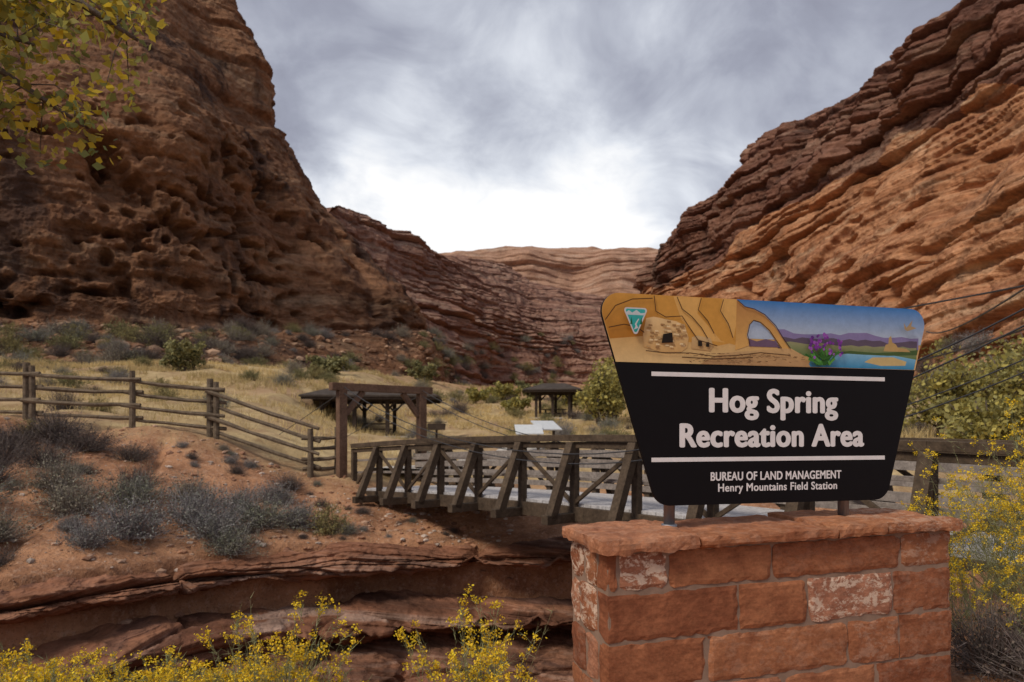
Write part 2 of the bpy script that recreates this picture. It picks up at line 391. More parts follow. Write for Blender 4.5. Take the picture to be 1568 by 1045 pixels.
# ------------------------------------------------------------------ plants
def blades(base,dirs,length,width,cols,curve=0.0,seg=2):
    n=len(base);side=np.cross(dirs,rng.normal(size=(n,3)));side/=np.linalg.norm(side,axis=1,keepdims=True)+1e-9
    F=[];g=np.zeros((n,3));g[:,2]=-1
    pts=[]
    for k in range(seg+1):
        t=k/seg;p=base+dirs*(length*t)[:,None]+g*(curve*length*t*t)[:,None]
        w=width*(1-t*.85)
        pts.append(p-side*w[:,None]/2);pts.append(p+side*w[:,None]/2)
    P=np.stack(pts,1).reshape(-1,3);m=2*(seg+1)
    b=np.arange(n)*m
    for k in range(seg): F.append(np.stack([b+2*k,b+2*k+1,b+2*k+3,b+2*k+2],1))
    return P,np.concatenate(F),np.repeat(cols,m,0)
def leafquads(cen,size,cols,flat=0):
    n=len(cen);a=rng.normal(size=(n,3));a/=np.linalg.norm(a,axis=1,keepdims=True);b=np.cross(a,rng.normal(size=(n,3)));b/=np.linalg.norm(b,axis=1,keepdims=True)
    s=size[:,None]
    P=np.stack([cen-a*s*.6,cen+b*s*.42-a*s*.1,cen+a*s*.6,cen-b*s*.42-a*s*.1],1).reshape(-1,3)
    F=np.arange(n*4).reshape(n,4);return P,F,np.repeat(cols,4,0)
def comb(parts):
    V=[];F=[];C=[];o=0
    for v,f,c in parts:
        V.append(v);F.append(f+o);C.append(c);o+=len(v)
    return np.concatenate(V),np.concatenate(F),np.concatenate(C)
def colvar(c,n,v=.25):
    c=np.array(c)[None,:]*(1+rng.uniform(-v,v,(n,1)));return c*(1+rng.uniform(-.06,.06,(n,3)))
def dome(n,spread=1.0):
    th=rng.uniform(0,2*np.pi,n);e=rng.uniform(0,1,n)**.7*spread*np.pi/2
    return np.stack([np.cos(th)*np.sin(e),np.sin(th)*np.sin(e),np.cos(e)],1)
def sage_mesh(name,n,h,c1,c2,leafc,nl,lsz=.02):
    base=rng.normal(size=(n,3))*[.16*h,.16*h,0]
    d=dome(n,.92);L=h*rng.uniform(.5,1.05,n)*(1.15-.2*d[:,2])*(1+.35*vn(d[:,0]*2.2,d[:,1]*2.2,d[:,2]*2,int(rng.integers(0,99))))
    d2=d+rng.normal(size=(n,3))*.12;d2/=np.linalg.norm(d2,axis=1,keepdims=True)
    mixf=rng.uniform(0,1,(n,1));cc=np.array(c1)*mixf+np.array(c2)*(1-mixf)
    A=blades(base,d2,L,np.full(n,.008*h/.6)*rng.uniform(.7,1.6,n),cc,-.05,3)
    k=n*3;i=rng.integers(0,n,k);t=rng.uniform(.4,.95,k)
    b2=base[i]+d2[i]*(L[i]*t)[:,None]
    dd=d2[i]*.8+rng.normal(size=(k,3))*.5;dd/=np.linalg.norm(dd,axis=1,keepdims=True)
    B=blades(b2,dd,h*rng.uniform(.12,.3,k),np.full(k,.005*h/.6),cc[i]*1.1,0,1)
    parts=[A,B]
    if nl:
        j=rng.integers(0,k,nl);t=rng.uniform(0,1,nl);cen=b2[j]+dd[j]*(h*.2*t)[:,None]+rng.normal(size=(nl,3))*.02
        parts.append(leafquads(cen,rng.uniform(.6,1.4,nl)*lsz,colvar(leafc,nl,.35)))
    V,F,C=comb(parts);V[:,2]=np.maximum(V[:,2],-.05)
    return npmesh(name,V,F,M['twig'],C)
sage=[sage_mesh('sagebrush_m0',330,.62,(.15,.13,.13),(.32,.29,.29),(.22,.215,.19),2600,.022),sage_mesh('sagebrush_m1',330,.62,(.15,.12,.1),(.3,.26,.22),(.26,.235,.17),2300,.022),sage_mesh('sagebrush_m2',330,.62,(.16,.15,.13),(.3,.28,.26),(.2,.2,.14),2800,.022)]
dryb=[sage_mesh('dry_shrub_m%d'%i,420,.6,(.07,.055,.05),(.18,.145,.13),(.13,.105,.085),900,.02) for i in range(2)]
greenb=[sage_mesh('green_shrub_m%d'%i,240,.7,(.14,.12,.07),(.24,.21,.12),cg,2600,.03) for i,cg in enumerate([(.21,.2,.09),(.28,.24,.1)])]
def place(name,me,x,y,s,z=None,dz=-.03,sz=None):
    o=bpy.data.objects.new(name,me);o.location=(x,y,(float(H(x,y)) if z is None else z)+dz)
    o.rotation_euler=(0,0,random.uniform(0,6.28));o.scale=(s,s*random.uniform(.85,1.15),sz or s*random.uniform(.9,1.25));col.objects.link(o);return o
for x,y,s in [(-7.5,11.6,1.2),(-6.9,12.4,1.1),(-6.3,11.3,1.3),(-5.7,12.2,1.2),(-5.2,11.9,1.15),(-4.6,12.6,1.15),(-4.1,13.0,.95),(-7.9,10.4,1.0),(-8.8,11.0,1.1),(-5.3,13.3,.9),(-4.8,11.6,.9),(-6.1,13.0,1.0),(-4.9,14.1,.85),(-8.2,12.3,1.0),(-6.6,10.6,.8)]:
    place('sagebrush',random.choice(sage),x,y,s)
for x,y,s in [(-10.4,14.2,1.3),(-9.6,14.4,1.4),(-8.8,14.1,1.2),(-9.9,13.2,1.2),(-8.9,13,1.0),(-10.9,13.3,1.2),(-7.9,14.2,.9),(-7.3,13.3,.8),(-9.2,10.6,1.1),(-8.3,9.6,.9),(-7.4,9.8,.8),(-4.9,15.0,.75),(-10.5,11.5,1.1),(-9.3,12.1,1.0),(-8.0,9.0,.8)]:
    place('dry_shrub',random.choice(dryb),x,y,s)
for x,y,s in [(-3.5,12.95,.75),(-8.2,10.2,.7),(-10.6,15.1,.7)]: place('green_shrub',greenb[1],x,y,s)
for _ in range(60):
    x=random.uniform(-12,-1);ye=float(np.interp(x,Ex,Ey));y=random.uniform(ye+.4,15.8)
    place('dry_shrub',random.choice(dryb+sage),x,y,random.uniform(.18,.45))

def shrubs_on(P,rows_,cols_,n,smin,smax):
    for _ in range(n):
        r=random.randint(*rows_);c=random.randint(*cols_);p=P[r,c]
        k=random.random();me=random.choice(greenb if k<.35 else (sage if k<.7 else dryb))
        place('desert_shrub',me,p[0],p[1],random.uniform(smin,smax),z=p[2],dz=-.1)
shrubs_on(PL,(10,104),(90,650),230,.8,2.6)
shrubs_on(PR,(4,70),(40,700),60,2,4)
shrubs_on(PM,(2,120),(30,420),90,1.5,4)

def grass(name,n,xr,yr,h,cols_,w=.03,thr=-.2,excl=None):
    x=rng.uniform(*xr,n);y=rng.uniform(0,1,n)**.75*(yr[1]-yr[0])+yr[0]
    k=vn(x*.35,y*.35,0,90)+.4*vn(x*1.3,y*1.3,0,91)>thr
    x=x[k];y=y[k];m=6
    px=np.repeat(x,m)+rng.normal(size=len(x)*m)*.07;py=np.repeat(y,m)+rng.normal(size=len(x)*m)*.07
    if excl is not None:
        kk=~excl(px,py);px=px[kk];py=py[kk]
    N_=len(px);b=np.stack([px,py,H(px,py)-.02],1)
    d=np.stack([rng.normal(size=N_)*.28,rng.normal(size=N_)*.28,np.ones(N_)],1);d/=np.linalg.norm(d,axis=1,keepdims=True)
    f=rng.uniform(0,1,(N_,1));cc=np.array(cols_[0])*f+np.array(cols_[1])*(1-f)
    cc=cc*(1+.25*vn(px*.2,py*.2,0,97))[:,None]
    sc=(1+.6*vn(px*.3,py*.3,3,95))
    V,F,C=blades(b,d,h*rng.uniform(.5,1.1,N_)*sc,np.full(N_,w)*(py/25),cc,.15,2)
    npobj(name,V,F,M['leaf'],C)
path=[(-2.9,16.7),(-2.2,18.2),(-.8,20.5),(.4,23.5),(.3,27),(-1.5,32),(-4,37),(-7,38.5)]
def near_path(px,py):
    d=np.full(px.shape,9.0)
    for (ax_,ay_),(bx,by) in zip(path[:-1],path[1:]):
        vx,vy=bx-ax_,by-ay_;t=np.clip(((px-ax_)*vx+(py-ay_)*vy)/(vx*vx+vy*vy),0,1)
        d=np.minimum(d,np.hypot(px-ax_-vx*t,py-ay_-vy*t))
    return d<1.0
grass('meadow_grass',20000,(-42,18),(16.8,62),.45,((.5,.38,.17),(.72,.57,.29)),.02,-.25,near_path)
grass('meadow_grass',3000,(-22,40),(60,120),.5,((.42,.32,.15),(.58,.48,.25)),.02,0)
grass('bank_grass',700,(-13,-2),(9,16),.2,((.34,.27,.14),(.5,.42,.24)),.012,.1)
for _ in range(170):
    x=random.uniform(-34,22);y=random.uniform(19,75)
    if y<24 and random.random()<.6: continue
    if abs(x/y)<.78 and not near_path(np.array([x]),np.array([y]))[0]:
        k=random.random();place('desert_shrub',random.choice(greenb if k<.35 else sage+dryb),x,y,random.uniform(.35,.95)*(1+y/60))

def stones(name,n,fx,s0,s1,pal=[(.42,.22,.13),(.5,.32,.22),(.3,.16,.1),(.55,.44,.36)]):
    ico=np.array([(0,0,1),(.89,0,.45),(.28,.85,.45),(-.72,.53,.45),(-.72,-.53,.45),(.28,-.85,.45),(.72,.53,-.45),(-.28,.85,-.45),(-.89,0,-.45),(-.28,-.85,-.45),(.72,-.53,-.45),(0,0,-1)])
    fc=np.array([(0,1,2),(0,2,3),(0,3,4),(0,4,5),(0,5,1),(1,6,2),(2,7,3),(3,8,4),(4,9,5),(5,10,1),(6,7,2),(7,8,3),(8,9,4),(9,10,5),(10,6,1),(11,7,6),(11,8,7),(11,9,8),(11,10,9),(11,6,10)])
    V=[];F=[];C=[]
    for i in range(n):
        x,y,z=fx();s=random.uniform(0,1)**3*(s1-s0)+s0
        v=ico*(1+rng.uniform(-.25,.25,(12,3)))*[s,s*random.uniform(.6,1),s*random.uniform(.35,.6)]
        a=random.uniform(0,6.28);c_,s_=math.cos(a),math.sin(a);v=np.stack([v[:,0]*c_-v[:,1]*s_,v[:,0]*s_+v[:,1]*c_,v[:,2]],1)+[x,y,z]
        F.append(fc+12*i);V.append(v);cc=random.choice(pal);C.append(np.tile(np.array(cc)*random.uniform(.7,1.1),(12,1)))
    npobj(name,np.concatenate(V),np.concatenate(F),M['stone'],np.concatenate(C))
def fb():
    x=random.uniform(-12,0);ye=float(np.interp(x,Ex,Ey));y=random.uniform(ye+.2,16);return x,y,float(H(x,y))
stones('loose_stones',2600,fb,.012,.1)
def ft():
    p=PL[random.randint(2,120),random.randint(60,650)];return p[0],p[1],p[2]
stones('talus_boulders',2600,ft,.1,.8,[(.26,.145,.085),(.34,.195,.115),(.2,.11,.068),(.4,.26,.17)])

# ------------------------------------------------------------------ trees
def tree_obj(name,limbs,leafc,nleaf,lsize,spread,twigs=14,droop=.3,seed=1,tl=.7,mat='leaf'):
    random.seed(seed);root=empty(name)
    A=Acc();tips=[]
    for pts,r0,r1 in limbs:
        n=len(pts);A.tube(pts,[r0+(r1-r0)*i/(n-1) for i in range(n)],7,jit=.08)
        for _ in range(twigs):
            k=random.uniform(.35,.999)*(n-1);i=int(k);t=k-i
            p=Vector(pts[i]).lerp(Vector(pts[i+1]),t)
            d=Vector((random.gauss(0,1),random.gauss(0,1),random.gauss(.1,.7))).normalized()
            L=random.uniform(.4,1)*tl;q=p+d*L*.5+Vector((0,0,.05*L));e=q+d*L*.5-Vector((0,0,droop*L))
            A.tube([p,q,e],[r1*.7,r1*.45,r1*.2],4,False);tips+=[(p.lerp(q,.6)),q,q.lerp(e,.5),e,e]
    A.obj('branches',M['bark'],root,smooth=True)
    T=np.array([tuple(t) for t in tips]);i=rng.integers(0,len(T),nleaf)
    cen=T[i]+rng.normal(size=(nleaf,3))*spread
    cl=rng.uniform(0,1,len(T));cl=cl[i][:,None]
    cc=np.array(leafc[0])*cl+np.array(leafc[1])*(1-cl);cc=cc*rng.uniform(.6,1.3,(nleaf,1))
    V,F,C=leafquads(cen,rng.uniform(.7,1.3,nleaf)*lsize,cc)
    npobj('leaves',V,F,M[mat],C,parent=root);return root
tree_obj('cottonwood_tree',[
 ([(-6.9,3.0,-.1),(-6.8,3.2,1.6),(-6.6,3.5,3.1),(-6.4,3.7,4.6),(-6.2,3.8,6.5)],.26,.1),
 ([(-6.6,3.5,3.1),(-5.6,4.2,4.3),(-4.7,4.7,4.9),(-3.9,5.0,5.0),(-3.25,5.15,4.85),(-2.85,5.2,4.6)],.1,.012),
 ([(-6.6,3.5,3.1),(-5.5,4.2,3.7),(-4.5,4.8,4.15),(-3.8,5.0,4.3),(-3.2,5.1,3.9)],.08,.01),
 ([(-5.6,4.2,4.3),(-4.6,5.0,5.2),(-3.7,5.5,5.5),(-3.0,5.7,5.3)],.06,.012),
 ([(-5.6,4.2,4.3),(-4.8,4.7,4.6),(-4.1,4.9,4.6),(-3.5,5.0,4.45)],.05,.01),
 ([(-6.4,3.7,4.6),(-5.4,3.2,5.9),(-4.2,3.0,6.4),(-3.4,3.0,6.3)],.08,.015),
 ([(-6.4,3.7,4.6),(-7.5,4.4,5.9),(-8.4,5,6.6)],.08,.015)],
 ((.62,.44,.035),(.2,.24,.09)),7800,.062,.1,twigs=26,droop=.35,seed=3,tl=.55,mat='autumn')
def upright(name,x,y,h,r,leafc,nleaf,lsize,seed):
    random.seed(seed);z=float(H(x,y))-.1;limbs=[]
    for k in range(3): 
        a=random.uniform(0,6.28);limbs.append(([(x,y,z),(x+.15*r*math.cos(a),y+.15*r*math.sin(a),z+h*.35),(x+.4*r*math.cos(a),y+.4*r*math.sin(a),z+h*.8)],.03*h,.008*h))
    for k in range(11):
        a=random.uniform(0,6.28);t=random.uniform(.1,.6);e=random.uniform(.5,1)
        limbs.append(([(x,y,z+h*t),(x+.5*r*e*math.cos(a),y+.5*r*e*math.sin(a),z+h*(t+.12)),(x+r*e*math.cos(a),y+r*e*math.sin(a),z+h*min(.97,t+.15+.3*random.random()))],.015*h,.005*h))
    tree_obj(name,limbs,leafc,nleaf,lsize,.06*h,twigs=7,seed=seed,tl=h*.2,droop=.1)
gy=((.5,.42,.11),(.25,.24,.1));gg=((.34,.31,.13),(.19,.19,.095))
for i,(x,y,h,r,c) in enumerate([(17.5,28,3.7,2.3,gy),(20.5,27,4.6,2.6,gy),(23.5,30,4.6,2.6,gg),(15.5,33,3.6,2.3,gg),(19,37,4.8,2.8,gy),(26,38,5,3,gy),(5.5,44,3.9,1.5,gy),(7.2,48,4.2,2.0,gy),(5.2,62,2.2,1.8,gy),(-.6,70,2.2,2.4,gy),(-9.5,75,2.2,2.0,gg),(12.5,42,3.5,2.5,gg),(11,22,2.2,1.5,gy),(14,20,2.4,1.7,gy),(2.2,72,2.0,1.8,gg),(-3.5,66,1.6,1.6,gy),(-14,52,1.8,1.6,gg),(-24,50,2.4,1.8,gg),(.5,60,1.5,1.5,gy)]):
    upright('cottonwood_tree' if h>3.4 else 'willow_shrub',x,y,h,r,c,2300,.11+.002*y,20+i)

# rabbitbrush
def rabbit(name,x,y,h,nst,spread,seed,flowers=.8,z=None,lean=(0,0)):
    global rng
    rng=np.random.default_rng(seed)
    base=rng.normal(size=(nst,3))*[.08,.08,0];d=dome(nst,spread);d[:,0]+=lean[0];d[:,1]+=lean[1];d/=np.linalg.norm(d,axis=1,keepdims=True)
    L=h*rng.uniform(.5,1.1,nst)
    A=blades(base,d,L,rng.uniform(.004,.008,nst),colvar((.26,.26,.13),nst,.3),-.12,4)
    k=nst*5;i=rng.integers(0,nst,k);t=rng.uniform(.45,.97,k);g=np.zeros((k,3));g[:,2]=.12*L[i]*t*t
    b2=base[i]+d[i]*(L[i]*t)[:,None]+g
    dd=d[i]+rng.normal(size=(k,3))*.35+[0,0,.35];dd/=np.linalg.norm(dd,axis=1,keepdims=True);l2=h*rng.uniform(.08,.2,k)
    B=blades(b2,dd,l2,np.full(k,.0035),colvar((.3,.3,.14),k,.3),0,2)
    k3=nst*34;j=rng.integers(0,k,k3);b3=b2[j]+dd[j]*(l2[j]*rng.uniform(-.9,1,k3))[:,None]
    d3=dd[j]+rng.normal(size=(k3,3))*.6;d3/=np.linalg.norm(d3,axis=1,keepdims=True)
    Cc=blades(b3,d3,rng.uniform(.02,.055,k3),np.full(k3,.004),colvar((.29,.3,.16),k3,.3),.1,1)
    tip=b2+dd*l2[:,None];kk=rng.uniform(0,1,k)<flowers*np.clip((tip[:,2]/h-.3)*2.2,0,1)
    tip=tip[kk];m=22;c=np.repeat(tip,m,0)+rng.normal(size=(len(tip)*m,3))*[.013,.013,.012]
    D=leafquads(c,rng.uniform(.008,.016,len(c)),colvar((.8,.57,.035),len(c),.35))
    V,F,C=comb([A,B,Cc,D])
    o=npobj(name,V,F,M['leaf'],C);o.location=(x,y,(float(H(x,y)) if z is None else z)-.02)
for i,(x,y,h,n,s) in enumerate([(-2.75,3.7,.42,75,.8),(-2.4,3.5,.38,75,.8),(-2.05,3.7,.4,75,.8),(-1.7,3.5,.4,75,.8),(-1.28,3.6,.6,65,.5),(-1.0,3.45,.38,60,.7),(-.22,3.45,.64,60,.4),(-3.0,4.0,.34,60,.8),(-1.9,4.0,.36,70,.8),(-1.45,3.9,.42,60,.7),(-2.55,4.0,.36,70,.8),(-.75,3.4,.26,40,.8)]):
    rabbit('rabbitbrush',x,y,h,n,s,100+i,.62)
for i,(x,y,h,n,s) in enumerate([(3.8,4.7,1.15,150,.55),(4.35,5.1,1.4,170,.55),(3.6,4.2,.7,100,.75),(4.6,4.6,1.25,140,.6),(4.0,5.6,1.0,110,.65),(3.4,5.2,.7,70,.7),(5.6,7.6,.9,60,.7),(5.0,8.2,.8,60,.7)]):
    rabbit('rabbitbrush',x,y,h,n,s,200+i,.75)
place('dry_shrub',dryb[0],3.35,3.95,.9);place('dry_shrub',dryb[1],3.2,4.5,.9);place('dry_shrub',dryb[0],3.7,3.6,.9);place('dry_shrub',dryb[1],3.6,4.4,1.0)
rng=np.random.default_rng(55);random.seed(55)

# ------------------------------------------------------------------ path
PV=[];PF=[];w=.75
fine=[]
for (a,b),(c,d) in zip(path[:-1],path[1:]):
    n=12
    for k in range(n): fine.append((a+(c-a)*k/n,b+(d-b)*k/n))
for i,(x,y) in enumerate(fine):
    a=fine[max(0,i-2)];b=fine[min(len(fine)-1,i+2)];tx,ty=b[0]-a[0],b[1]-a[1];L=math.hypot(tx,ty);nx,ny=-ty/L,tx/L
    z=max(float(H(x+nx*k,y+ny*k)) for k in (-w,0,w))+.05
    PV+=[(x+nx*w,y+ny*w,z-.15),(x+nx*w,y+ny*w,z),(x-nx*w,y-ny*w,z),(x-nx*w,y-ny*w,z-.15)]
    if i:
        q=4*(i-1)
        for k in range(3): PF.append((q+k,q+k+1,q+k+5,q+k+4))
npobj('concrete_path',np.array(PV),np.array(PF),M['concrete'])

# ------------------------------------------------------------------ bridge
Ld=13.4;Ax,Ay=-3.7,16.0;dx,dy=.636,-.771;nx,ny=.771,.636;Wd=1.75
def bp(s,o,z): return Vector((Ax+dx*s+nx*o,Ay+dy*s+ny*o,z))
def rz(s): return 1.32+.055*s-.0034*s*s
br=empty('footbridge')
T=Acc();R_=Acc();K=Acc();n=11;ps=Ld/n
for side,out in ((0,-1),(Wd,1)):
    for i in range(n+1):
        s=i*ps;z=rz(s)
        T.post(*bp(s,side,0).xy,z-1.28,z-.06,.11,(dx,dy))
        if i>0:
            T.beam(bp(s,side+out*.05,z-.08),bp(s,side+out*.5,z-1.2),.13,.14,up=(dx,dy,0))
    for i in range(n):
        a=i*ps;b=a+ps;za,zb=rz(a),rz(b)
        T.beam(bp(a,side,za),bp(b,side,zb),.19,.10)
        T.beam(bp(a,side,za-.11),bp(b,side,zb-.11),.09,.09)
        T.beam(bp(a,side,za-1.15),bp(b,side,zb-1.15),.12,.22)
        if i%2==0: T.beam(bp(a,side+out*.02,za-1.0),bp(b,side+out*.02,zb-.16),.05,.06)
        else: T.beam(bp(a,side+out*.02,za-.16),bp(b,side+out*.02,zb-1.0),.05,.06)
        for k,hh in (((.34,.05),(.62,.05)) if side==0 else ((.28,.13),(.48,.13),(.68,.13),(.86,.1))):
            R_.beam(bp(a,side-out*.08,za-k),bp(b,side-out*.08,zb-k),.035,hh)
for i in range(n+1):
    s=i*ps;z=rz(s);T.beam(bp(s,-.62,z-1.2),bp(s,Wd+.62,z-1.2),.14,.14)
for k in range(n*8):
    s=(k+.5)*ps/8;z=rz(s);K.beam(bp(s,.03,z-1.02),bp(s,Wd-.03,z-1.02),.145,.05)
T.obj('truss',M['bridge'],br,.006);R_.obj('rail_boards',M['rail'],br,.004);K.obj('deck',M['deck'],br,.004)
G=Acc()
for s0,zt,zb in ((-.2,2.62,-.1),(Ld+.35,3.3,.1)):
    for o in (-.22,Wd+.22): G.post(*bp(s0,o,0).xy,zb,zt,.2,(dx,dy))
    G.beam(bp(s0,-.5,zt+.09),bp(s0,Wd+.5,zt+.09),.2,.18)
    for o,q in ((-.12,1),(Wd+.12,-1)): G.beam(bp(s0,o,zt-.55),bp(s0,o+q*.45,zt),.11,.13)
G.obj('portal_frames',M['gate'],br,.01)
C_=Acc()
for o in (-.2,Wd+.2):
    for kk in (0,.18):
        pts=[]
        for i in range(25):
            s=-.2+(Ld+.55)*i/24
            z=1.3-kk*.8+(s-7.3)**2*(.0255 if s<7.3 else .0425)
            pts.append(bp(s,o,z))
        C_.tube(pts,.009,5)
    C_.tube([bp(-.2,o,2.6),bp(-4.5,o,.9+.6)],.009,5)
for p0,p1,sag in ((bp(Ld+.35,Wd+.22,3.35),Vector((12.4,60,10.2)),.5),(bp(Ld+.35,-.22,3.35),Vector((24.3,40,7.6)),.4),(bp(Ld+.35,Wd+.22,3.2),Vector((18,33,5.0)),.25)):
    C_.tube([p0.lerp(p1,t/16)-Vector((0,0,sag*4*(t/16)*(1-t/16))) for t in range(17)],[.013+.026*t/16 for t in range(17)],5)
C_.obj('cables',M['cable'],br)
AB=Acc();AB.beam(bp(-.55,-.3,.1),bp(-.55,Wd+.3,.1),.9,.5);AB.beam(bp(Ld+.4,-.3,.15),bp(Ld+.4,Wd+.3,.15),1.0,.5)
AB.obj('abutments',M['gate'],br,.02)

# ------------------------------------------------------------------ split rail fence
fe=empty('split_rail_fence');A=Acc()
fp=[(-18.5,16.4),(-16,16.2),(-13.6,16.1),(-11.25,16.0),(-8.9,16.0),(-7.0,16.15),(-4.7,15.9),(-4.15,16.2)]
for i,(x,y) in enumerate(fp):
    z=float(H(x,y));hgt=1.32 if i<6 else 1.12
    A.tube([(x,y,z-.2),(x+.01,y,z+hgt*.5),(x,y,z+hgt)],[.075,.07,.065],9,jit=.06)
    if i in (3,5): A.tube([(x-.16,y+.04,z-.2),(x-.16,y+.04,z+hgt+.08)],[.08,.075],9,jit=.06)
for (a,b),(c,d) in zip(fp[:-1],fp[1:]):
    za,zb=float(H(a,b)),float(H(c,d))
    for k,hh in enumerate((.22,.52,.82,1.12)):
        if (a>-5): hh*=.8
        off=(-.05 if k%2 else .05)
        L=math.hypot(c-a,d-b);ex=(c-a)/L*.22
        pts=[];rr=[]
        for j in range(6):
            t=j/5;x=a-ex+(c-a+2*ex)*t;y=b+(d-b)*t+off;z=za+(zb-za)*t+hh-.03*math.sin(t*3.14)+random.uniform(-.012,.012)
            pts.append((x,y,z));rr.append(.047+random.uniform(-.008,.008))
        A.tube(pts,rr,7,jit=.12)
A.obj('posts_and_rails',M['fence'],fe,smooth=False)

# ------------------------------------------------------------------ picnic shelters
def shelter(x,y,w,d,eave,rise,rot,name='picnic_shelter',posts=4,dz=0):
    z=float(H(x,y))-.05+dz;r=empty(name,(x,y,z));r.rotation_euler=(0,0,rot);P=Acc();R=Acc();B=Acc()
    for i in range(posts):
        px_=-w/2+.55+(w-1.1)*i/(posts-1)
        for py_ in (-d/2+.4,d/2-.4):
            P.post(px_,py_,-.6,eave,.2,(1,0))
            if i<posts-1: P.beam((px_,py_,eave-.5),(px_+.45,py_,eave-.02),.1,.1)
            if i>0: P.beam((px_,py_,eave-.5),(px_-.45,py_,eave-.02),.1,.1)
    for py_ in (-d/2+.4,d/2-.4): P.beam((-w/2+.1,py_,eave+.08),(w/2-.1,py_,eave+.08),.16,.2)
    ex,ey=w/2+.45,d/2+.4;zr=eave+.18;rx=w/2-1.0
    P.beam((-ex+.1,-ey+.1,zr-.06),(ex-.1,-ey+.1,zr-.06),.06,.14);P.beam((-ex+.1,ey-.1,zr-.06),(ex-.1,ey-.1,zr-.06),.06,.14)
    lo=[(-ex,-ey,zr),(ex,-ey,zr),(ex,ey,zr),(-ex,ey,zr),(-rx,0,zr+rise),(rx,0,zr+rise)]
    up=[(a,b,c+.09) for a,b,c in lo];R.v=lo+up
    for f in ((0,1,5,4),(1,2,5),(2,3,4,5),(3,0,4)): R.f.append(tuple(q+6 for q in f));R.f.append(f[::-1])
    for a,b in ((0,1),(1,2),(2,3),(3,0)): R.f.append((a,b,b+6,a+6))
    B.beam((-1,0,.75),(1,0,.75),.75,.06)
    for q in (-.65,.65): B.beam((-1,q,.45),(1,q,.45),.26,.05)
    for q in (-.7,.7):
        B.beam((q,-.7,.0),(q,-.15,.72),.09,.05);B.beam((q,.7,.0),(q,.15,.72),.09,.05);B.beam((q,-.78,.4),(q,.78,.4),.05,.08)
    S=Acc();S.beam((-w/2,0,.02),(w/2,0,.02),d,.12)
    P.obj('posts_and_rafters',M['dark'],r);R.obj('roof',M['roof'],r);B.obj('picnic_table',M['bridge'],r);S.obj('slab',M['concrete'],r)
shelter(-7.6,38,6.3,4.2,1.95,.6,.06)
shelter(3.4,55,3.7,3.6,2.0,.6,-.15,posts=3)

for x,y,rt in ((.55,22.3,.1),(1.15,23.0,.5)):
    z=float(H(x,y));r=empty('interpretive_panel',(x,y,z));r.rotation_euler=(0,0,rt)
    L=Acc()
    for q in (-.3,.3): L.post(q,0,-.2,.85,.07,(1,0))
    L.obj('legs',M['dark'],r);B=Acc()
    B.box8([(-.45,-.3,.76),(.45,-.3,.76),(.45,.28,1.06),(-.45,.28,1.06),(-.45,-.31,.80),(.45,-.31,.80),(.45,.27,1.10),(-.45,.27,1.10)])
    B.obj('panel',M['panelw'],r,.005)
x,y=-2.65,24;z=float(H(x,y));r=empty('pedestal_grill',(x,y,z));A=Acc();A.tube([(0,0,-.1),(0,0,.75)],.04,8)
A.box8([(-.28,-.2,.75),(.28,-.2,.75),(.28,.2,.75),(-.28,.2,.75),(-.3,-.22,.98),(.3,-.22,.98),(.3,.22,.98),(-.3,.22,.98)])
A.beam((-.36,-.1,1.02),(.36,-.1,1.02),.03,.03);A.obj('grill',M['dark'],r)

# ------------------------------------------------------------------ stone wall
def stone_mat():
    m=N('sandstone_block');a=m.n('ShaderNodeAttribute');a.attribute_name='Col'
    p=m.n('ShaderNodeTexCoord').outputs['Object']
    sx=m.n('ShaderNodeSeparateColor');m.l(a.outputs['Color'],sx.inputs[0])
    off=m.n('ShaderNodeCombineXYZ');m.l(m.math('MULTIPLY',sx.outputs[0],37),off.inputs[0]);m.l(m.math('MULTIPLY',sx.outputs[1],53),off.inputs[2])
    q=m.vmath('ADD',p,off.outputs[0]).outputs[0]
    base=m.ramp(sx.outputs[0],[(0,(.27,.1,.052)),(.35,(.36,.145,.072)),(.65,(.43,.19,.095)),(1,(.42,.2,.13))])
    n1=m.noise(q,5,7,.7,.6);n2=m.noise(m.scaled(q,(1,1,3)),14,5,.7);n3=m.noise(q,60,4,.7)
    c=m.mix(m.ramp(n1,[(.3,0.0),(.7,1.0)]),m.mix(1,base,(.62,.52,.5),'MULTIPLY'),m.mix(1,base,(1.18,1.16,1.1),'MULTIPLY'))
    c=m.mix(1,c,m.ramp(n2,[(.3,.66),(.65,1.12)]),'MULTIPLY')
    fl=m.ramp(m.noise(m.scaled(q,(1,1,1.6)),10,8,.8,.4),[(.5,0.0),(.55,1.0)])
    c=m.mix(m.math('MULTIPLY',fl,sx.outputs[2]),c,(.66,.5,.38))
    c=m.mix(1,c,m.ramp(n3,[(.3,.82),(.7,1.1)]),'MULTIPLY')
    wv=m.n('ShaderNodeTexWave');wv.bands_direction='DIAGONAL';m.l(q,wv.inputs[0]);wv.inputs['Scale'].default_value=16;wv.inputs['Distortion'].default_value=5;wv.inputs['Detail'].default_value=3
    h=m.math('ADD',m.math('ADD',n1,m.math('MULTIPLY',n3,.25)),m.math('MULTIPLY',wv.outputs['Fac'],m.math('MULTIPLY',sx.outputs[1],.25)))
    return m.out(c,.9,h,.65,.009,.15)
M['block']=stone_mat();M['mortar']=simple('mortar',(.3,.2,.145),.95,0,.1,.3)
wt=empty('stone_wall',(.494,3.419,0));wt.rotation_euler=(0,-math.radians(1.3),math.radians(14.49))
Wl,Wt_=2.13,.553
